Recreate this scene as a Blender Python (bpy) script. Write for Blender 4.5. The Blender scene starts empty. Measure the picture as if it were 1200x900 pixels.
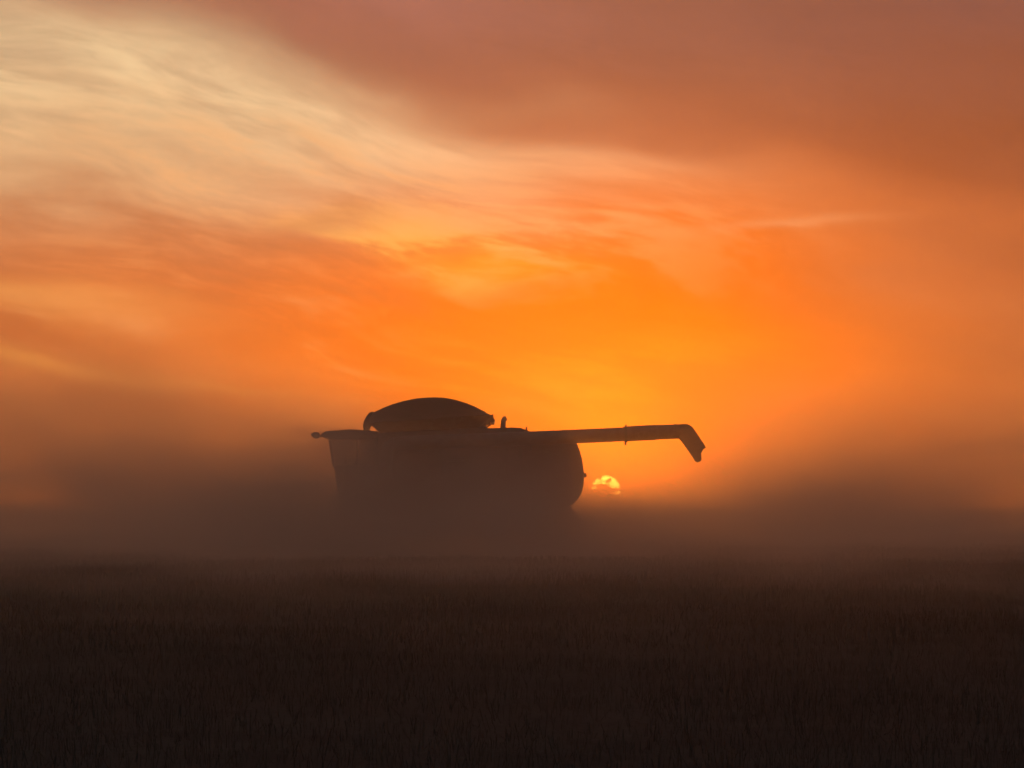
import bpy, bmesh, math, random
import numpy as np
from mathutils import Vector, Matrix

random.seed(7); rng = np.random.default_rng(11)
S = bpy.context.scene
C = S.collection
R = math.radians

# ------------------------------------------------------------------ camera
CAM_H = 1.5
PITCH = 2.147
FPX = 3788.0                       # focal length in photo pixels (1200 wide)
cd = bpy.data.cameras.new('camera'); cam = bpy.data.objects.new('camera', cd); C.objects.link(cam)
cd.sensor_width = 36; cd.lens = FPX / 1200 * 36
cd.clip_start = 0.1; cd.clip_end = 20000
cam.location = (0, 0, CAM_H); cam.rotation_euler = (R(90 + PITCH), 0, 0)
S.camera = cam

# ------------------------------------------------------------------ exposure / sampling
S.view_settings.view_transform = 'Standard'; S.view_settings.look = 'None'
S.view_settings.exposure = 0; S.view_settings.gamma = 1
S.view_settings.use_curve_mapping = False
S.render.engine = 'CYCLES'
S.cycles.use_denoising = True
S.cycles.volume_bounces = 2; S.cycles.max_bounces = 4
S.cycles.use_adaptive_sampling = True; S.cycles.adaptive_threshold = 0.07; S.cycles.time_limit = 1000; S.cycles.adaptive_min_samples = 16
S.cycles.volume_max_steps = 512
S.cycles.sample_clamp_indirect = 4

# ------------------------------------------------------------------ node expression helper
class E:
    """a scalar socket with arithmetic that makes Math nodes"""
    nt = None
    def __init__(s, sock): s.s = sock
    @staticmethod
    def m(op, *a):
        n = E.nt.nodes.new('ShaderNodeMath'); n.operation = op
        for i, x in enumerate(a):
            if isinstance(x, E): E.nt.links.new(x.s, n.inputs[i])
            else: n.inputs[i].default_value = float(x)
        return E(n.outputs[0])
    def __add__(a, b): return E.m('ADD', a, b)
    __radd__ = __add__
    def __sub__(a, b): return E.m('SUBTRACT', a, b)
    def __rsub__(a, b): return E.m('SUBTRACT', b, a)
    def __mul__(a, b): return E.m('MULTIPLY', a, b)
    __rmul__ = __mul__
    def __truediv__(a, b): return E.m('DIVIDE', a, b)
def expneg(x): return E.m('EXPONENT', x * -1.0)
def smooth(x, a, b):
    n = E.nt.nodes.new('ShaderNodeMapRange'); n.interpolation_type = 'SMOOTHSTEP'
    E.nt.links.new(x.s, n.inputs[0]); n.inputs[1].default_value = a; n.inputs[2].default_value = b
    return E(n.outputs[0])
def clamp01(x):
    r = E.m('ADD', x, 0.0); r.s.node.use_clamp = True; return r
def vec(x, y, z=0.0):
    n = E.nt.nodes.new('ShaderNodeCombineXYZ')
    for i, q in enumerate((x, y, z)):
        if isinstance(q, E): E.nt.links.new(q.s, n.inputs[i])
        else: n.inputs[i].default_value = q
    return n.outputs[0]
def noise(v, scale=1.0, detail=4, rough=0.5, dist=0.0):
    n = E.nt.nodes.new('ShaderNodeTexNoise')
    E.nt.links.new(v, n.inputs['Vector'])
    n.inputs['Scale'].default_value = scale; n.inputs['Detail'].default_value = detail
    n.inputs['Roughness'].default_value = rough; n.inputs['Distortion'].default_value = dist
    return E(n.outputs[0])
def srgb(r, g, b):
    f = lambda c: (c / 255) / 12.92 if c / 255 <= 0.04045 else ((c / 255 + 0.055) / 1.055) ** 2.4
    return (f(r), f(g), f(b), 1)
def mixc(a, b, f):
    n = E.nt.nodes.new('ShaderNodeMix'); n.data_type = 'RGBA'; n.clamp_factor = True
    for k, x in (('A', a), ('B', b)):
        s = [i for i in n.inputs if i.name == k and i.type == 'RGBA'][0]
        if isinstance(x, tuple): s.default_value = x
        else: E.nt.links.new(x, s)
    E.nt.links.new(f.s, n.inputs[0])
    return [o for o in n.outputs if o.type == 'RGBA'][0]
def scalec(c, f):
    n = E.nt.nodes.new('ShaderNodeVectorMath'); n.operation = 'SCALE'
    E.nt.links.new(c, n.inputs[0])
    if isinstance(f, E): E.nt.links.new(f.s, n.inputs['Scale'])
    else: n.inputs['Scale'].default_value = f
    return n.outputs[0]
def addc(a, b):
    n = E.nt.nodes.new('ShaderNodeVectorMath'); n.operation = 'ADD'
    for i, x in enumerate((a, b)):
        if isinstance(x, tuple): n.inputs[i].default_value = x[:3]
        else: E.nt.links.new(x, n.inputs[i])
    return n.outputs[0]

# ------------------------------------------------------------------ world: sunset sky with streaked high cloud
SUN_AZ, SUN_EL = 1.664, 0.257        # degrees from the view axis (+Y) towards +X, degrees above the horizon
W = bpy.data.worlds.new('World'); S.world = W; W.use_nodes = True
nt = W.node_tree; nt.nodes.clear(); E.nt = nt
out = nt.nodes.new('ShaderNodeOutputWorld'); bg = nt.nodes.new('ShaderNodeBackground')
nt.links.new(bg.outputs[0], out.inputs[0])
sky = nt.nodes.new('ShaderNodeTexSky'); sky.sky_type = 'NISHITA'; sky.sun_disc = False
sky.sun_elevation = R(SUN_EL + 0.8); sky.sun_rotation = R(SUN_AZ)
sky.dust_density = 6; sky.air_density = 1.5; sky.ozone_density = 1.0
tc = nt.nodes.new('ShaderNodeTexCoord'); sep = nt.nodes.new('ShaderNodeSeparateXYZ')
nt.links.new(tc.outputs['Generated'], sep.inputs[0])
dx, dy, dz = (E(sep.outputs[i]) for i in range(3))
az = E.m('ARCTAN2', dx, dy) * (180 / math.pi)          # azimuth, degrees
el = E.m('ARCSINE', dz) * (180 / math.pi)              # elevation, degrees

def A(px): return (px - 600) / 66.1                    # angular offsets measured on the photograph -> degrees
def L(py): return (592 - py) / 66.1
# streaky cloud noise, long axis dipping to the right
ca, sa = math.cos(R(12)), math.sin(R(12))
su = az * ca - el * sa
sv = az * sa + el * ca
n_big = noise(vec(su * 0.16, sv * 0.5, 3.1), 1.0, 1, 0.5)
cu = su + (n_big - 0.5) * 4.0; cv_ = sv + (n_big - 0.5) * 1.7   # swirl the streaks
n_mid = noise(vec(cu * 0.26, cv_ * 0.85, 8.4), 1.0, 3, 0.55)
n_fine = noise(vec(cu * 0.42, cv_ * 1.9, 1.7), 1.0, 5, 0.6)
wa = az + (n_big - 0.5) * 3.0 + (n_mid - 0.5) * 1.2
we = el + (n_big - 0.5) * 1.6 + (n_mid - 0.5) * 0.9 + (n_fine - 0.5) * 0.35

def blob(px, py, w, h, slope=0.0, u=wa, v=we):
    """soft elliptical patch; w, h in the same units as px, py; slope = dip to the right"""
    a, b = A(px), L(py)
    du = u - a
    dv = v - b + du * slope
    p = du * (66.1 / w); q = dv * (66.1 / h)
    return expneg(p * p + q * q)

# base: brown haze, warmer and brighter towards the sun
base = mixc(srgb(150, 94, 70), srgb(184, 106, 66), smooth(el, 8.5, 4.5))
base = mixc(base, srgb(126, 86, 78), blob(1190, 10, 330, 170, 0.1))
base = mixc(base, srgb(160, 104, 88), blob(420, -10, 330, 70, 0.1))
base = mixc(base, srgb(184, 104, 62), blob(90, 300, 420, 120, 0.05))
base = mixc(base, srgb(206, 108, 52), blob(280, 410, 500, 120, 0.0))
base = mixc(base, srgb(140, 78, 52), clamp01(blob(1220, 340, 370, 300, 0.0) * 1.45))
# cream band of lit cloud dipping from the upper left to the right
band_c = wa * 0.0 + L(95) - (wa - A(0)) * 0.19 - (wa - A(0)) * (wa - A(0)) * -0.0010
bw = 1.75 - (wa - A(0)) * 0.055
bd = (we - band_c) / (bw * (1.0 - smooth(we - band_c, -0.2, 0.2) * 0.22))
band = expneg(bd * bd * E.m('ABSOLUTE', bd))
band = band * smooth(az, A(1060), A(680))
cream = mixc(srgb(236, 207, 158), srgb(238, 182, 132), smooth(az, A(250), A(760)))
cream = mixc(cream, srgb(214, 132, 84), smooth(az, A(650), A(1050)))
base = mixc(base, cream, band * (0.92 + (n_fine - 0.5) * 0.95 + (n_mid - 0.5) * 0.7))
base = mixc(base, srgb(208, 166, 120), blob(140, 200, 360, 85, 0.14) * 0.85)
base = mixc(base, srgb(226, 140, 88), blob(900, 260, 260, 50, 0.2) * 0.45)
base = mixc(base, srgb(172, 146, 118), blob(90, 110, 330, 100, 0.2) * smooth(n_fine, 0.60, 0.28) * 0.36)
# orange glow
gl = clamp01(blob(700, 430, 440, 165, 0.02) * 1.3)
base = mixc(base, srgb(236, 108, 22), gl)
base = mixc(base, srgb(255, 115, 0), clamp01(blob(690, 445, 250, 140, 0.03) * 1.7))
base = mixc(base, srgb(255, 104, 0), clamp01(blob(770, 530, 190, 90) * 1.0))
# yellow streaks under the band, light and dark wisps
streak = smooth(n_fine, 0.40, 0.66)
base = mixc(base, srgb(255, 186, 62), blob(500, 280, 130, 22, 0.10) * streak * 0.9)
base = mixc(base, srgb(255, 172, 40), blob(575, 308, 90, 16, 0.1) * smooth(n_mid, 0.42, 0.62) * 0.45)
base = mixc(base, srgb(255, 138, 0), blob(650, 435, 190, 50, 0.0) * streak)
base = mixc(base, srgb(238, 168, 104), blob(470, 240, 300, 60, 0.16) * smooth(n_fine, 0.46, 0.64) * 0.7)
base = mixc(base, srgb(240, 164, 100), blob(150, 370, 330, 90, 0.12) * smooth(n_fine, 0.46, 0.72) * 0.55)
base = mixc(base, srgb(172, 104, 66), blob(170, 290, 330, 60, 0.10) * smooth(n_fine, 0.58, 0.30) * 0.5)
base = mixc(base, srgb(205, 138, 84), blob(375, 258, 60, 14, -0.1) * 0.8)
base = mixc(base, srgb(240, 158, 84), blob(60, 345, 150, 20, 0.12) * 0.75)
base = mixc(base, srgb(246, 160, 74), blob(50, 425, 130, 18, 0.12) * 0.8)
base = mixc(base, srgb(244, 150, 66), blob(250, 448, 110, 9, 0.05) * 0.7)
base = mixc(base, srgb(238, 160, 104), blob(920, 262, 95, 6, -0.06, az, el + (n_fine - 0.5) * 0.3) * 0.45)
base = scalec(base, 1.07 + (n_fine - 0.5) * 0.22 + (n_mid - 0.5) * 0.22)
# the rest of the sky dome fades to a dim dusk
front = smooth(E.m('ABSOLUTE', az), 110, 9) * smooth(el, 75, 9.5)
dusk = scalec(sky.outputs[0], 0.05)
dusk = addc(dusk, (0.082, 0.103, 0.130, 1))
col = mixc(dusk, base, front)
low = smooth(el, -0.2, 0.1)
# sun disc barred by thin low cloud, with a narrow aureole
du = az - SUN_AZ; dv = el - SUN_EL
rr = E.m('SQRT', du * du + dv * dv)
disc = smooth(rr, 0.288, 0.22)
bars = noise(vec(az * 5.0, el * 11.0, 5.0), 1.0, 2, 0.6)
sx = az + (bars - 0.5) * 0.13; sy = el + (bars - 0.5) * 0.13
def sb(px, py, w, h): return blob(px, py, w, h, 0.0, sx, sy)
# ragged cloud in front of the disc: an open upper part and two slits lower down
cover = smooth(sy + (sx - SUN_AZ) * 0.10, L(571.5), L(568.0))
cover = clamp01(cover - sb(713, 563.5, 3.6, 2.6) * 1.1 - sb(703.0, 560, 2.8, 6.5) - sb(693, 561, 6, 4.5) * 0.85 - sb(728, 563, 4.5, 5) * 0.8 - sb(708, 569, 8, 2.6) * 1.1)
cover = clamp01(cover + sb(695, 571.3, 3.6, 1.4) * 0.8 + sb(724, 578.6, 4.5, 1.4) * 0.9)
aur = expneg(rr * 0.85)
sunc = nt.nodes.new('ShaderNodeRGB'); sunc.outputs[0].default_value = (1.0, 0.47, 0.055, 1)
aurc = nt.nodes.new('ShaderNodeRGB'); aurc.outputs[0].default_value = (1.0, 0.15, 0.0, 1)
SUN_L, AUR_L = 17.0, 6.5
tot = addc(addc(col, scalec(sunc.outputs[0], disc * cover * SUN_L)), scalec(aurc.outputs[0], aur * AUR_L))
tot = mixc((0.01, 0.008, 0.007, 1), tot, low)
nt.links.new(tot, bg.inputs[0]); bg.inputs[1].default_value = 1.0
W.cycles.sampling_method = 'MANUAL'; W.cycles.sample_map_resolution = 512

# ------------------------------------------------------------------ sun lamp
sd = bpy.data.lights.new('sun', 'SUN'); so = bpy.data.objects.new('sun', sd); C.objects.link(so)
sd.energy = 3.6; sd.angle = R(0.53); sd.color = (1.0, 0.29, 0.045)
sdir = Vector((math.sin(R(SUN_AZ)) * math.cos(R(SUN_EL)), math.cos(R(SUN_AZ)) * math.cos(R(SUN_EL)), math.sin(R(SUN_EL))))
so.rotation_euler = sdir.to_track_quat('Z', 'Y').to_euler()
so.location = (30, 300, 60)

# ------------------------------------------------------------------ object helpers
def tag(o, label=None, cat=None, group=None, kind=None):
    if label: o['label'] = label
    if cat: o['category'] = cat
    if group: o['group'] = group
    if kind: o['kind'] = kind
    return o
def link(name, bm, mat, parent=None, smooth_ang=None):
    me = bpy.data.meshes.new(name); bmesh.ops.recalc_face_normals(bm, faces=bm.faces); bm.to_mesh(me); bm.free()
    me.materials.append(mat)
    if smooth_ang:
        for p in me.polygons: p.use_smooth = True
        me.set_sharp_from_angle(angle=R(smooth_ang))
    o = bpy.data.objects.new(name, me); C.objects.link(o)
    if parent: o.parent = parent
    return o
def new_mat(name):
    m = bpy.data.materials.new(name); m.use_nodes = True; m.node_tree.nodes.clear(); E.nt = m.node_tree
    o = m.node_tree.nodes.new('ShaderNodeOutputMaterial'); return m, m.node_tree, o
def paint(name, c1, c2, rough=0.5, metal=0.0, scale=6.0):
    m, t, o = new_mat(name)
    b = t.nodes.new('ShaderNodeBsdfPrincipled'); t.links.new(b.outputs[0], o.inputs[0])
    g = t.nodes.new('ShaderNodeTexCoord')
    n = noise(g.outputs['Object'], scale, 6, 0.65)
    t.links.new(mixc(c1 + (1,), c2 + (1,), smooth(n, 0.35, 0.7)), b.inputs['Base Color'])
    t.links.new((n * 0.3 + rough - 0.15).s, b.inputs['Roughness']); b.inputs['Metallic'].default_value = metal
    bp = t.nodes.new('ShaderNodeBump'); bp.inputs['Strength'].default_value = 0.15; bp.inputs['Distance'].default_value = 0.01
    t.links.new(n.s, bp.inputs['Height']); t.links.new(bp.outputs[0], b.inputs['Normal'])
    return m
M_paint = paint('dusty_paint', (0.09, 0.018, 0.014), (0.13, 0.085, 0.06), 0.5)
M_dark = paint('dark_metal', (0.03, 0.028, 0.027), (0.08, 0.06, 0.045), 0.6)
M_tarp = paint('tarp_fabric', (0.035, 0.033, 0.033), (0.07, 0.055, 0.045), 0.8, 0, 3)
M_steel = paint('worn_steel', (0.22, 0.2, 0.18), (0.12, 0.09, 0.07), 0.5, 0.6)
M_rub = paint('rubber', (0.02, 0.02, 0.02), (0.09, 0.065, 0.045), 0.85)
M_yellow = paint('yellow_paint', (0.45, 0.28, 0.05), (0.2, 0.14, 0.08), 0.5)
m, t, o = new_mat('cab_glass')
gt = t.nodes.new('ShaderNodeBsdfTransparent'); gt.inputs[0].default_value = (0.55, 0.56, 0.55, 1)
gg = t.nodes.new('ShaderNodeBsdfGlossy'); gg.inputs['Roughness'].default_value = 0.05
gm = t.nodes.new('ShaderNodeMixShader'); gm.inputs[0].default_value = 0.06
t.links.new(gt.outputs[0], gm.inputs[1]); t.links.new(gg.outputs[0], gm.inputs[2]); t.links.new(gm.outputs[0], o.inputs[0])
M_glass = m
m, t, o = new_mat('amber_lens')
b = t.nodes.new('ShaderNodeBsdfPrincipled'); b.inputs['Base Color'].default_value = (0.5, 0.16, 0.02, 1); b.inputs['Roughness'].default_value = 0.25
t.links.new(b.outputs[0], o.inputs[0]); M_amber = m

# ------------------------------------------------------------------ ground: one sheet to the horizon
def ground_h(x, y):
    return 0.4 * (0.05 * np.sin(x * 0.21 + 1.3) * np.sin(y * 0.17) + 0.035 * np.sin(x * 0.53 + y * 0.31) + 0.02 * np.sin(y * 0.9 + x * 0.2)) 
m, t, o = new_mat('field_soil')
b = t.nodes.new('ShaderNodeBsdfPrincipled'); t.links.new(b.outputs[0], o.inputs[0]); b.inputs['Roughness'].default_value = 0.95; b.inputs['Specular IOR Level'].default_value = 0.05
g = t.nodes.new('ShaderNodeTexCoord')
n1 = noise(g.outputs['Object'], 0.6, 8, 0.65); n2 = noise(g.outputs['Object'], 14, 5, 0.7)
cc = mixc((0.021, 0.025, 0.025, 1), (0.036, 0.041, 0.039, 1), smooth(n1 * 0.5 + n2 * 0.5, 0.38, 0.62))
t.links.new(cc, b.inputs['Base Color'])
bp = t.nodes.new('ShaderNodeBump'); bp.inputs['Strength'].default_value = 0.8; bp.inputs['Distance'].default_value = 0.05
t.links.new(n2.s, bp.inputs['Height']); t.links.new(bp.outputs[0], b.inputs['Normal'])
M_soil = m
def grid_axis(near, far):
    a = [0.0]; st = 1.0
    while a[-1] < far:
        a.append(a[-1] + st)
        if a[-1] > near: st *= 1.25
    return a
xs = grid_axis(40, 3000); xs = [-v for v in xs[:0:-1]] + xs
ysn = grid_axis(10, 2900); ysp = grid_axis(140, 3000); ys = [-v for v in ysn[:0:-1]] + ysp
bm = bmesh.new()
vv = [[bm.verts.new((x, y, float(ground_h(np.array(x), np.array(y))) if abs(x) < 200 and abs(y) < 300 else 0.0)) for x in xs] for y in ys]
for j in range(len(ys) - 1):
    for i in range(len(xs) - 1):
        bm.faces.new((vv[j][i], vv[j][i + 1], vv[j + 1][i + 1], vv[j + 1][i]))
tag(link('ground', bm, M_soil, None, 60), kind='structure')

# ------------------------------------------------------------------ stubble: cut straw standing in drilled rows
m, t, o = new_mat('straw')
b = t.nodes.new('ShaderNodeBsdfPrincipled'); t.links.new(b.outputs[0], o.inputs[0]); b.inputs['Roughness'].default_value = 0.9; b.inputs['Specular IOR Level'].default_value = 0.05
g = t.nodes.new('ShaderNodeTexCoord')
n1 = noise(g.outputs['Object'], 3.0, 4, 0.7)
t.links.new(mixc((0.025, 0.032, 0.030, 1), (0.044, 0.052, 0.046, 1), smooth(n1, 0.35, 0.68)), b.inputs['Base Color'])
M_straw = m
def stubble():
    P = []
    for (y0, y1, dens, w) in ((13, 34, 120, 0.0026), (34, 62, 60, 0.0045), (62, 98, 26, 0.009), (98, 150, 8, 0.013)):
        hw = lambda y: 0.185 * y + 2.5
        area = (hw(y0) + hw(y1)) * (y1 - y0)
        n = int(area * dens)
        y = rng.uniform(y0, y1, n); x = rng.uniform(-1, 1, n) * hw(y)
        # rows every 0.3 m running across the picture, slightly skewed
        r = y + 0.12 * x; r2 = np.round(r / 0.3) * 0.3 + rng.normal(0, 0.05, n); y = y + (r2 - r)
        # thin patches
        pt = np.sin(x * 0.9 + 0.5 * y) * np.sin(y * 0.63 - x * 0.3) + rng.normal(0, 0.7, n)
        keep = pt > -0.75
        x, y = x[keep], y[keep]; n = len(x)
        h = np.clip(rng.normal(0.09, 0.032, n), 0.03, 0.22)
        tall = rng.random(n) < 0.012; h[tall] *= rng.uniform(1.3, 2.1, tall.sum())
        lean = np.abs(rng.normal(0, 0.3, n)); flat = rng.random(n) < 0.18; lean[flat] = rng.uniform(0.9, 1.45, flat.sum())
        P.append(np.c_[x, y, h, lean, rng.uniform(0, 2 * np.pi, n), rng.uniform(0.7, 1.3, n) * w])
    P = np.concatenate(P); n = len(P)
    x, y, h, lean, th, w = P.T
    z = ground_h(x, y) - 0.01
    tx, ty, tz = np.sin(lean) * np.cos(th) * h, np.sin(lean) * np.sin(th) * h, np.cos(lean) * h
    V = np.zeros((n, 6, 3))
    for k in range(3):                                  # three-sided straws, open at the cut end
        a = th + k * 2 * np.pi / 3
        ox, oy = np.cos(a) * w, np.sin(a) * w
        V[:, k] = np.c_[x + ox, y + oy, z]; V[:, 3 + k] = np.c_[x + tx + ox * .7, y + ty + oy * .7, z + tz]
    F = np.array([[0, 1, 4, 3], [1, 2, 5, 4], [2, 0, 3, 5]])
    F = (F[None] + (np.arange(n) * 6)[:, None, None]).reshape(-1)
    me = bpy.data.meshes.new('stubble'); me.vertices.add(n * 6); me.loops.add(len(F)); me.polygons.add(len(F) // 4)
    me.vertices.foreach_set('co', V.reshape(-1)); me.loops.foreach_set('vertex_index', F)
    me.polygons.foreach_set('loop_start', np.arange(0, len(F), 4)); me.polygons.foreach_set('loop_total', np.full(len(F) // 4, 4))
    me.update(); me.validate(); me.materials.append(M_straw)
    o = bpy.data.objects.new('stubble', me); C.objects.link(o)
    tag(o, 'short cut straw stubble covering the dark field', 'stubble', kind='stuff')
stubble()

# ------------------------------------------------------------------ the combine harvester
YC = 100.0                                             # distance of its centre plane
_p = R(PITCH)
def at(px, py, Y):
    """point at depth Y on the sight line through a measured direction"""
    cx, cy = (px - 600) / FPX, (450 - py) / FPX
    d = Vector((cx, math.cos(_p) - cy * math.sin(_p), math.sin(_p) + cy * math.cos(_p)))
    k = Y / d.y
    return d.x * k, CAM_H + d.z * k
ROOT = bpy.data.objects.new('combine_harvester', None); C.objects.link(ROOT)
BX = at(535, 600, YC)[0]
ROOT.location = (BX, YC, 0)
tag(ROOT, 'large combine harvester in silhouette with domed grain tank cover and long folded unloading auger', 'combine harvester')
def lp(px, py, y=0.0):
    x, z = at(px, py, YC + y); return x - BX, z          # local x, z at local depth y
def lpoly(pts, y): return [lp(a, b, y) for a, b in pts]

def add_prism(bm, prof, y0, y1, bev=0.0, seg=2):
    a = [bm.verts.new((x, y0, z)) for x, z in prof]; b = [bm.verts.new((x, y1, z)) for x, z in prof]
    n = len(prof); fs = [bm.faces.new(a), bm.faces.new(b[::-1])]
    for i in range(n): fs.append(bm.faces.new((a[i], b[i], b[(i + 1) % n], a[(i + 1) % n])))
    if bev:
        es = set(e for f in fs[:2] for e in f.edges)
        bmesh.ops.bevel(bm, geom=list(es), offset=bev, segments=seg, affect='EDGES', profile=0.5)
def add_box(bm, c, s, rot=None, bev=0.0):
    r = bmesh.ops.create_cube(bm, size=1)
    M = Matrix.Translation(c) @ (rot.to_4x4() if rot else Matrix()) @ Matrix.Diagonal((*s, 1))
    bmesh.ops.transform(bm, matrix=M, verts=r['verts'])
    if bev:
        es = set(e for v in r['verts'] for e in v.link_edges)
        bmesh.ops.bevel(bm, geom=list(es), offset=bev, segments=2, affect='EDGES', profile=0.5)
def add_tube(bm, pts, rad, seg=10, cap=True):
    pts = [Vector(p) for p in pts]; n = len(pts)
    rads = rad if isinstance(rad, (list, tuple)) else [rad] * n
    rings = []; up = None
    for i, p in enumerate(pts):
        d = (pts[min(i + 1, n - 1)] - pts[max(i - 1, 0)]).normalized()
        if up is None: up = d.orthogonal().normalized()
        up = (up - d * up.dot(d)).normalized(); s = d.cross(up)
        rings.append([bm.verts.new(p + (up * math.cos(2 * math.pi * k / seg) + s * math.sin(2 * math.pi * k / seg)) * rads[i]) for k in range(seg)])
    for i in range(n - 1):
        for k in range(seg):
            bm.faces.new((rings[i][k], rings[i][(k + 1) % seg], rings[i + 1][(k + 1) % seg], rings[i + 1][k]))
    if cap: bm.faces.new(rings[0][::-1]); bm.faces.new(rings[-1])
def part(name, mat, fn, parent=ROOT, sm=None):
    bm = bmesh.new(); fn(bm); return link(name, bm, mat, parent, sm)

# body: threshing body, from behind the cab to the deck over the engine
YN, YF = -1.55, 1.55                                   # near and far side
body_prof = lpoly([(443, 507.5), (500, 506), (562, 502), (604, 501), (611, 501.6), (617, 504), (622, 506), (622, 604), (560, 612), (452, 612), (443, 600)], YN)
body = part('body', M_paint, lambda bm: add_prism(bm, body_prof, YN, YF, 0.05), sm=35)
hood_prof = lpoly([(622.5, 506), (640, 508), (648, 513), (653, 521), (656, 522.6), (661, 522.6), (665, 518), (671, 516.5), (676, 519), (679.5, 528), (682.5, 539), (684.3, 552), (684.6, 565), (682.6, 575), (679, 583), (673, 590), (660, 597), (640, 602), (622.5, 604)], YN)
hood = part('rear_hood', M_paint, lambda bm: add_prism(bm, hood_prof, YN + 0.03, YF - 0.03, 0.07, 3), sm=35)
for y in (YN + 0.5, 1.0):
    x, z = lp(686, 557, y); part('tail_light', M_amber, lambda bm, x=x, y=y, z=z: add_box(bm, (x - 0.04, y, z), (0.16, 0.16, 0.13), bev=0.02), hood)
# side panels with gaps, standing proud of the near and far sides
def panel(pts, yoff):
    def f(bm):
        pr = lpoly(pts, YN)
        add_prism(bm, pr, *((YN - 0.045, YN - 0.004) if yoff < 0 else (YF + 0.004, YF + 0.045)), 0.015)
    return f
for side in (-1, 1):
    for pts in ([(452, 528), (516, 528), (516, 585), (470, 592), (452, 580)], [(519, 528), (592, 527), (592, 585), (519, 585)],
                [(595, 527), (645, 530), (668, 536), (668, 575), (595, 585)]):
        part('side_panel', M_paint, panel(pts, side), sm=35)
    def grille(bm, side=side):
        yy = YN - 0.05 if side < 0 else YF + 0.05
        for k in range(9):
            x, z = lp(540, 536 + k * 2.2, YN); add_box(bm, (x, yy, z), (0.75, 0.02, 0.03), Matrix.Rotation(0.5, 3, 'X'))
    part('cooling_grille', M_dark, grille)

# grain tank: flared extension walls under an arched tarp
rim = [(432.5, 488.5), (578, 489.5)]
bx0, bz0 = lp(447.5, 506.5, -1.2); bx1, bz1 = lp(562, 503, 1.2)
rx0, rz0 = lp(434.6, 496.4, -1.6); rx1, rz1 = lp(577.5, 490, 1.6)
def tank(bm):
    lo = [Vector((bx0, -1.2, bz0)), Vector((bx1, -1.2, bz1)), Vector((bx1, 1.2, bz1)), Vector((bx0, 1.2, bz0))]
    hi = [Vector((rx0, -1.6, rz0)), Vector((rx1, -1.6, rz1)), Vector((rx1, 1.6, rz1)), Vector((rx0, 1.6, rz0))]
    cen = sum(lo + hi, Vector()) / 8
    def ins(v): return Vector((v.x + (0.05 if v.x < cen.x else -0.05), v.y * 0.965, v.z))
    L_ = [bm.verts.new(v) for v in lo]; H_ = [bm.verts.new(v) for v in hi]; Li = [bm.verts.new(ins(v)) for v in lo]; Hi = [bm.verts.new(ins(v)) for v in hi]
    for i in range(4):
        j = (i + 1) % 4
        bm.faces.new((L_[i], L_[j], H_[j], H_[i])); bm.faces.new((Li[j], Li[i], Hi[i], Hi[j]))
        bm.faces.new((H_[i], H_[j], Hi[j], Hi[i])); bm.faces.new((L_[j], L_[i], Li[i], Li[j]))
    # fold ribs on each wall
    for i in range(4):
        j = (i + 1) % 4
        for f in (0.25, 0.5, 0.75):
            a = lo[i].lerp(lo[j], f); b = hi[i].lerp(hi[j], f); n = (lo[j] - lo[i]).cross(hi[i] - lo[i]).normalized()
            add_tube(bm, [a + n * 0.02, b + n * 0.02], 0.025, 6)
tk = part('grain_tank', M_paint, tank)
arch_px = [(434.4, 496.3), (435.4, 489), (437.6, 484.3), (448, 479.3), (460, 474.6), (473, 470.7), (487, 467.8), (500, 466.5), (510, 466.2), (521, 466.8), (533, 469), (545, 472.6), (556, 477), (567, 482.6), (578.5, 489.6)]
arch = lpoly(arch_px, 0)
def cover(bm):
    ny = 16; rows = []
    for x, z in arch:
        zr = rz0 + (rz1 - rz0) * (x - rx0) / (rx1 - rx0)
        row = []
        for k in range(ny + 1):
            s = -1 + 2 * k / ny
            row.append(bm.verts.new((x, s * 1.66, zr + 0.02 + (z - zr) * max(0.0, 1 - abs(s) ** 2.2))))
        rows.append(row)
    for i in range(len(rows) - 1):
        for k in range(ny): bm.faces.new((rows[i][k], rows[i + 1][k], rows[i + 1][k + 1], rows[i][k + 1]))
    bmesh.ops.solidify(bm, geom=bm.faces[:], thickness=-0.03)
cv = part('tank_cover', M_tarp, cover, sm=40)
for k in (3, 5, 8, 10, 12):
    x, z = arch[k]; zr = rz0 + (rz1 - rz0) * (x - rx0) / (rx1 - rx0)
    pts = [(x, s * 1.60, zr + (z - zr) * max(0, 1 - abs(s) ** 2.2) - 0.045) for s in [-1 + i / 8 for i in range(17)]]
    part('cover_bow', M_steel, lambda bm, pts=pts: add_tube(bm, pts, 0.02, 6), cv, 60)
# rolled front flap of the cover with its crank end
def flap(bm):
    pr = lpoly([(438.5, 483.2), (434.4, 482.9), (433.8, 485.0), (430, 488.6), (427.2, 493.5), (426.2, 499), (427.0, 504.6), (432.2, 504.8), (432.6, 500.5), (434.2, 497.6), (437, 497.5), (438, 490)], 0)
    add_prism(bm, pr, -0.5, 0.5, 0.02)
part('cover_flap', M_tarp, flap)
def rearhinge(bm):
    a = lp(577.5, 493.8, 0); b = lp(568.5, 500.6, 0)
    for y in (-1.3, 1.3): add_tube(bm, [(a[0], y, a[1]), (b[0], y, b[1])], 0.026, 8)
    add_tube(bm, [(a[0], -1.5, a[1]), (a[0], 1.5, a[1])], 0.07, 10)
    d = lp(571.5, 496.0, 0); add_tube(bm, [(d[0], -1.3, d[1]), (d[0] + .09, -1.3, d[1] - .07)], 0.03, 8)
part('cover_hinge', M_dark, rearhinge)
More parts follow.
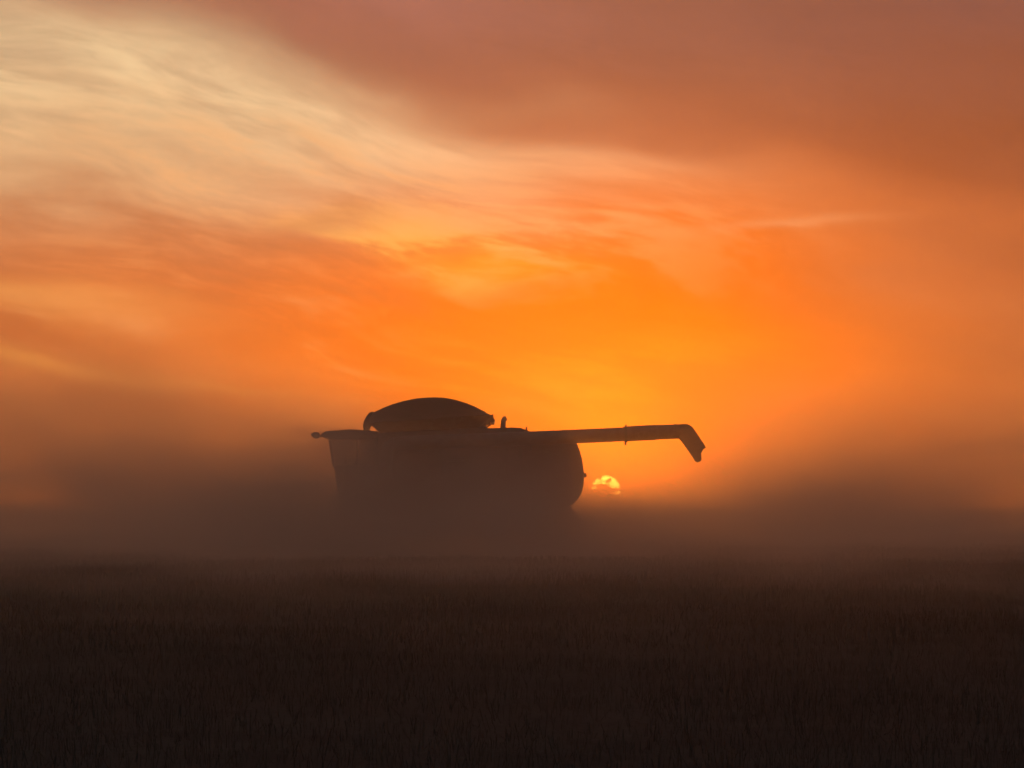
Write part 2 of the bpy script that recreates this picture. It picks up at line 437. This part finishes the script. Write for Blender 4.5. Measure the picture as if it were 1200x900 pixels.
# exhaust stack
def exhaust(bm):
    P = [lp(*q, 0.3) for q in ((589.5, 506), (589.6, 498), (590, 493.5), (591.2, 490.8), (593.4, 489.6))]
    add_tube(bm, [(x, 0.3, z) for x, z in P], [0.085, 0.085, 0.085, 0.085, 0.08], 12)
part('exhaust_pipe', M_steel, exhaust, sm=50)
# deck rail lugs
def lug(bm):
    x, z = lp(617, 502.5, YN); add_box(bm, (x, YN + 0.2, z), (0.05, 0.05, 0.14))
    x, z = lp(566, 501, 0); add_box(bm, (x, 0, z - 0.05), (0.3, 2.4, 0.12), bev=0.02)
part('deck_lug', M_dark, lug)

# unloading auger folded back along the near side, spout beyond the tail
YA = -1.95
def tubepx(bm, pts, rad, seg=20): add_tube(bm, [(*(lambda q: (q[0], YA, q[1]))(lp(a, b, YA)),) for a, b in pts], rad, seg)
k_ = (YC + YA) / FPX                                    # metres per measured unit at that depth
def aug(bm):
    tubepx(bm, [(470, 519.5), (640, 513), (733, 508.9)], [8.25 * k_] * 3)
auger = part('unloading_auger', M_paint, aug, sm=50)
def aug2(bm): tubepx(bm, [(733, 508.6), (750, 507.5), (768, 506.8)], [9.0 * k_] * 3); 
part('auger_sleeve', M_paint, aug2, auger, 50)
def aug3(bm): tubepx(bm, [(768, 506.6), (790, 505.8), (800, 505.5)], [8.6 * k_] * 3)
part('auger_tube', M_paint, aug3, auger, 50)
def flange(bm):
    tubepx(bm, [(731.5, 508.8), (735, 508.7)], [9.5 * k_] * 2)
    x, z = lp(733, 519.5, YA); add_box(bm, (x, YA, z), (0.07, 0.1, 0.1)); x, z = lp(733.5, 499, YA); add_box(bm, (x, YA, z), (0.05, 0.08, 0.08))
part('auger_flange', M_dark, flange, auger, 50)
def elbow(bm): tubepx(bm, [(470, 519.5), (462, 520.5), (456, 525), (453, 533), (452.5, 560)], [8.2 * k_] * 5)
part('auger_elbow', M_paint, elbow, auger, 50)
def spout(bm):
    pr = lpoly([(796, 497.3), (803, 496.9), (807.5, 498.0), (811.5, 501.2), (819, 512), (826.8, 524.2), (823.5, 527.5), (820.6, 530.5), (820.4, 533), (822, 539), (819.3, 541.6), (815.4, 540.9), (809.5, 532), (799.5, 518), (796, 514.2)], YA)
    add_prism(bm, pr, YA - 0.2, YA + 0.2, 0.02, 2)
part('spout', M_dark, spout, auger, 40)
def rest(bm):
    x, z = lp(610, 524, YA); add_box(bm, (x, YA + 0.2, z - 0.05), (0.1, 0.5, 0.08)); add_box(bm, (x, YN - 0.03, z - 0.2), (0.1, 0.06, 0.4))
part('auger_cradle', M_dark, rest)

# cab
roof_px = [(379, 508.5), (384, 506.4), (398, 505.2), (412, 504), (424, 504.6), (436, 505.8), (447, 506.6), (447, 512.5), (438, 515.5), (396, 516), (383, 514.4), (379, 511.5)]
cab_low = [(391, 545), (442.6, 545), (442.6, 590), (420, 598), (398, 592)]
CW = 1.05
cab = part('cab', M_paint, lambda bm: add_prism(bm, lpoly(cab_low, -CW), -CW, CW, 0.05), sm=35)
part('cab_roof', M_paint, lambda bm: add_prism(bm, lpoly(roof_px, 0), -CW - 0.1, CW + 0.1, 0.05), cab, 35)
for y in (-CW + 0.04, CW - 0.04):
    for a, b, rad in (((387, 516), (391.5, 546), 0.05), ((419, 515.5), (419, 546), 0.045), ((440, 515), (440.5, 546), 0.08)):
        p = lp(*a, y); q = lp(*b, y)
        part('pillar', M_dark, lambda bm, p=p, q=q, y=y, rad=rad: add_tube(bm, [(p[0], y, p[1]), (q[0], y, q[1])], rad, 8), cab, 50)
def pane(pts, y0, y1): return lambda bm: add_prism(bm, lpoly(pts, 0), y0, y1)
part('side_window', M_glass, pane([(389, 516.5), (418, 516), (418, 545), (392.5, 545)], -CW + 0.02, -CW + 0.03), cab)
part('side_window', M_glass, pane([(389, 516.5), (418, 516), (418, 545), (392.5, 545)], CW - 0.03, CW - 0.02), cab)
part('door_window', M_glass, pane([(420, 516), (438.5, 516), (438.5, 545), (420, 545)], -CW + 0.02, -CW + 0.03), cab)
part('door_window', M_glass, pane([(420, 516), (438.5, 516), (438.5, 545), (420, 545)], CW - 0.03, CW - 0.02), cab)
part('windscreen', M_glass, pane([(386.6, 516), (387.0, 516), (391.3, 545), (390.9, 545)], -CW + 0.07, CW - 0.07), cab)
def seat(bm):
    x, z = lp(424, 546, 0); add_box(bm, (x, 0, z + 0.1), (0.5, 0.55, 0.16), bev=0.04); add_box(bm, (x + 0.28, 0, z + 0.45), (0.14, 0.5, 0.65), Matrix.Rotation(0.15, 3, 'Y'), 0.04)
    x, z = lp(430, 523, 0); add_box(bm, (x + .02, 0, z), (0.13, 0.3, 0.2), bev=0.05)
part('seat', M_rub, seat, cab, 40)
def column(bm):
    a = lp(404, 546, 0); b = lp(406, 536, 0); add_tube(bm, [(a[0], 0, a[1]), (b[0], 0, b[1])], 0.05, 8)
    th = [i * math.pi / 8 for i in range(17)]; add_tube(bm, [(b[0] + 0.06 * math.cos(q), 0.2 * math.sin(q), b[1] + 0.13 * math.cos(q)) for q in th], 0.015, 6)
part('steering_wheel', M_rub, column, cab, 50)
def lamp(bm):
    x, z = lp(370.5, 510.2, -0.9); add_box(bm, (x, -0.9, z), (0.21, 0.3, 0.2), bev=0.05)
    add_box(bm, (lp(366.5, 509.8, -.9)[0], -0.9, z + 0.02), (0.1, 0.2, 0.08), bev=0.02)
    x2, z2 = lp(381, 510.5, -0.9); add_tube(bm, [(x, -0.9, z - 0.02), (x2, -0.9, z2)], 0.035, 8)
part('mirror', M_dark, lamp, cab, 40)
def lamp2(bm):
    x, z = lp(370.5, 510.2, 0.9); add_box(bm, (x, 0.9, z), (0.2, 0.3, 0.15), bev=0.04)
    x2, z2 = lp(381, 510.5, 0.9); add_tube(bm, [(x, 0.9, z - 0.02), (x2, 0.9, z2)], 0.035, 8)
part('mirror', M_dark, lamp2, cab, 40)
def beacon(bm):
    x, z = lp(442, 503.5, 0.9); add_tube(bm, [(x, 0.9, z - .02), (x, 0.9, z + .03)], 0.05, 10)
part('beacon', M_amber, beacon, cab, 50)
def ladder(bm):
    for dx_ in (0, 0.45):
        a = lp(402, 585, -1.5); add_tube(bm, [(a[0] + dx_, -1.2, 1.75), (a[0] + dx_, -1.75, 0.45)], 0.025, 8)
        add_tube(bm, [(a[0] + dx_, -1.15, 1.7), (a[0] + dx_, -1.5, 2.3), (a[0] + dx_, -1.2, 2.75)], 0.018, 8)
    for k in range(5):
        f = k / 4; add_box(bm, (lp(402, 585, -1.5)[0] + .225, -1.25 - .48 * f, 1.65 - 1.1 * f), (0.45, 0.14, 0.03))
part('ladder', M_yellow, ladder, sm=50)
part('platform', M_dark, lambda bm: add_box(bm, (lp(420, 585, -1.3)[0], -1.3, 1.78), (1.5, 0.5, 0.06), bev=0.01))

# wheels
def wheel(x, y, r, w, rr_):
    sgn = -1 if y < 0 else 1
    wh = bpy.data.objects.new('wheel', None); C.objects.link(wh); wh.parent = ROOT; wh.location = (x, y, r - 0.03)
    def tyre(bm):
        prof = [(-w / 2, rr_), (-w / 2 * 1.05, (r + rr_) / 2), (-w / 2, r - 0.1), (-w / 2 + 0.07, r - 0.045), (w / 2 - 0.07, r - 0.045), (w / 2, r - 0.1), (w / 2 * 1.05, (r + rr_) / 2), (w / 2, rr_), (0, rr_ - .01)]
        seg = 48; rings = [[bm.verts.new((math.cos(2 * math.pi * k / seg) * q, yy, math.sin(2 * math.pi * k / seg) * q)) for yy, q in prof] for k in range(seg)]
        for k in range(seg):
            for i in range(len(prof)): bm.faces.new((rings[k][i], rings[(k + 1) % seg][i], rings[(k + 1) % seg][(i + 1) % len(prof)], rings[k][(i + 1) % len(prof)]))
        for k in range(22):
            for s in (-1, 1):
                a = 2 * math.pi * (k + (0.5 if s > 0 else 0)) / 22
                rot = Matrix.Rotation(-a, 3, 'Y') @ Matrix.Rotation(s * 0.7, 3, 'X')
                add_box(bm, Vector((math.cos(a) * (r - 0.03), s * w * 0.24, math.sin(a) * (r - 0.03))), (0.08, w * 0.55, 0.07), rot)
    part('tyre', M_rub, tyre, wh, 35)
    def rim_(bm):
        prof = [(0.46, rr_), (0.40, rr_ - 0.03), (0.3, rr_ - 0.08), (0.12, rr_ - 0.12), (0.1, 0.2), (0.2, 0.18), (0.2, 0.0)]
        seg = 32; rings = [[bm.verts.new((math.cos(2 * math.pi * k / seg) * max(q, .002), sgn * yy * w, math.sin(2 * math.pi * k / seg) * max(q, .002))) for yy, q in prof] for k in range(seg)]
        for k in range(seg):
            for i in range(len(prof) - 1): bm.faces.new((rings[k][i], rings[(k + 1) % seg][i], rings[(k + 1) % seg][i + 1], rings[k][i + 1]))
    part('rim', M_yellow, rim_, wh, 35)
xf = lp(432, 600, 0)[0]; xr = lp(640, 600, 0)[0]
for y in (-1.75, 1.75): wheel(xf, y, 0.98, 0.75, 0.45); wheel(xr, y * 0.88, 0.68, 0.5, 0.32)
part('front_axle', M_dark, lambda bm: add_tube(bm, [(xf, -1.6, 0.95), (xf, 1.6, 0.95)], 0.17, 10), sm=50)
part('rear_axle', M_dark, lambda bm: (add_tube(bm, [(xr, -1.4, 0.65), (xr, 1.4, 0.65)], 0.1, 10), add_box(bm, (xr, 0, 0.95), (0.4, 0.8, 0.6))), sm=50)
part('belly', M_dark, lambda bm: add_prism(bm, lpoly([(455, 606), (620, 604), (660, 596), (664, 612), (625, 622), (470, 630)], 0), -0.8, 0.8, 0.05), sm=35)
def chopper(bm):
    add_prism(bm, lpoly([(645, 594), (668, 592), (678, 606), (672, 613), (650, 612)], 0), -1.0, 1.0, 0.03)
    for k in range(9): add_box(bm, (lp(677, 612, 0)[0], -0.9 + k * .225, lp(690, 610, 0)[1]), (0.45, 0.02, 0.14), Matrix.Rotation(0.4, 3, 'Y'))
part('straw_chopper', M_dark, chopper, sm=35)
# feeder house and grain header
part('feeder_house', M_paint, lambda bm: add_prism(bm, lpoly([(425, 590), (392, 602), (356, 622), (360, 642), (400, 630), (430, 616)], 0), -0.75, 0.75, 0.04), sm=35)
def hx(px): return lp(px, 600, 0)[0]
HW = 4.6
hd = part('header', M_paint, lambda bm: add_prism(bm, [(hx(357), 0.35), (hx(357), 1.15), (hx(354), 1.2), (hx(353), 0.6), (hx(345), 0.3), (hx(312), 0.16), (hx(312), 0.12), (hx(350), 0.14)], -HW, HW, 0.01), sm=35)
for y in (-HW - 0.04, HW + 0.04):
    part('crop_divider', M_yellow, lambda bm, y=y: add_prism(bm, [(hx(357), 0.15), (hx(357), 1.2), (hx(335), 0.95), (hx(300), 0.3), (hx(285), 0.12), (hx(300), 0.08)], y - 0.035, y + 0.035, 0.01), hd)
def hauger(bm):
    add_tube(bm, [(hx(343), -HW, 0.55), (hx(343), HW, 0.55)], 0.17, 14)
    n = 240; prev = None
    for i in range(n + 1):
        yy = -HW + 2 * HW * i / n; a = yy * 2 * math.pi / 0.55 * (1 if yy < 0 else -1)
        c, s = math.cos(a), math.sin(a)
        cur = (bm.verts.new((hx(343) + c * .17, yy, .55 + s * .17)), bm.verts.new((hx(343) + c * .29, yy, .55 + s * .29)))
        if prev: bm.faces.new((prev[0], prev[1], cur[1], cur[0]))
        prev = cur
part('feed_auger', M_steel, hauger, hd, 50)
rc = (hx(316), 0.98)
def reel(bm):
    add_tube(bm, [(rc[0], -HW + .1, rc[1]), (rc[0], HW - .1, rc[1])], 0.09, 10)
    for k in range(6):
        a = k * math.pi / 3 + 0.3; x, z = rc[0] + .5 * math.cos(a), rc[1] + .5 * math.sin(a)
        add_tube(bm, [(x, -HW + .1, z), (x, HW - .1, z)], 0.025, 6)
        for y in (-HW + .15, -HW / 2, 0, HW / 2, HW - .15): add_tube(bm, [(rc[0], y, rc[1]), (x, y, z)], 0.02, 6)
        for i in range(46): y = -HW + .2 + i * 0.2; add_tube(bm, [(x, y, z), (x + .05, y, z - .22)], 0.006, 4)
part('reel', M_yellow, reel, hd, 50)
for y in (-HW + .02, HW - .02):
    part('reel_arm', M_dark, lambda bm, y=y: add_tube(bm, [(hx(355), y, 1.15), (rc[0], y, rc[1])], 0.05, 8), hd, 50)

# ------------------------------------------------------------------ dusty air
def volume_mat(name, color, aniso):
    m, t, o = new_mat(name)
    v = t.nodes.new('ShaderNodeVolumePrincipled'); t.links.new(v.outputs[0], o.inputs['Volume'])
    v.inputs['Color'].default_value = color; v.inputs['Anisotropy'].default_value = aniso
    return m, t, v
m, t, v = volume_mat('haze_air', (0.86, 0.57, 0.15, 1), 0.72)
v.inputs['Density'].default_value = 0.0010
bm = bmesh.new(); add_box(bm, (0, 40, 3.6), (6200, 6200, 9.4))
tag(link('haze', bm, m), kind='stuff')

# dust thrown up by the machine: thick near the ground, piled ahead of the cab and drifting off behind
m, t, v = volume_mat('field_dust', (0.68, 0.62, 0.56, 1), 0.62)
g = t.nodes.new('ShaderNodeTexCoord'); sp = t.nodes.new('ShaderNodeSeparateXYZ'); t.links.new(g.outputs['Object'], sp.inputs[0])
x, y, z = (E(sp.outputs[i]) for i in range(3))
nf = noise(vec(x * 0.15, y * 0.10, z * 0.34), 1.0, 3, 0.62)
q = x - (y - 100) * 0.028                              # the plume drifts along the wind
def ell(cx, wx, cy, wy, cz, wz):
    a = (x - cx) * (1 / wx); b = (y - cy) * (1 / wy); c = (z - cz) * (1 / wz)
    return expneg(a * a + b * b + c * c)
hgt = 0.62 + smooth(q, -2.0, -15.0) * 4.8 + smooth(q, 3.0, 14.0) * 2.3
layer = expneg(E.m('MAXIMUM', z / hgt + (nf - 0.5) * -4.5, 0.0)) * 0.030 * smooth(y, 20, 95) * (1.0 - ell(2.6, 2.2, 150, 75, 0.9, 3.5) * 0.92) + expneg(z * 0.25) * 0.010
edge = smooth(y, 4, 62) * smooth(y, 215, 170) * smooth(z, 10.0, 6.0)
puffs = ell(-6.4, 2.6, 93, 5, 1.4, 1.8) * 0.40 + ell(-10.5, 4.5, 108, 9, 0.4, 1.7) * 0.10 + ell(-1.8, 5.0, 93, 4, 0.4, 1.9) * 0.5 + ell(0.6, 1.6, 95, 3, 0.7, 1.0) * 0.45 + ell(3.4, 2.2, 103, 5, 1.1, 0.45) * 0.035 + ell(11.5, 5.5, 128, 14, 0.7, 1.5) * 0.11
bil = smooth(nf, 0.35, 0.62) * 1.55 + 0.06
dens = layer * edge * bil + puffs * (bil * 0.6 + 0.45)
dens = E.m('MAXIMUM', dens, 0.0)
t.links.new(dens.s, v.inputs['Density'])
m.cycles.volume_step_rate = 0.75
bm = bmesh.new(); add_box(bm, (0, 111, 5.4), (100, 218, 11.2))
tag(link('dust_cloud', bm, m), 'brown dust cloud rolling around the harvester and over the field', 'dust', kind='stuff')
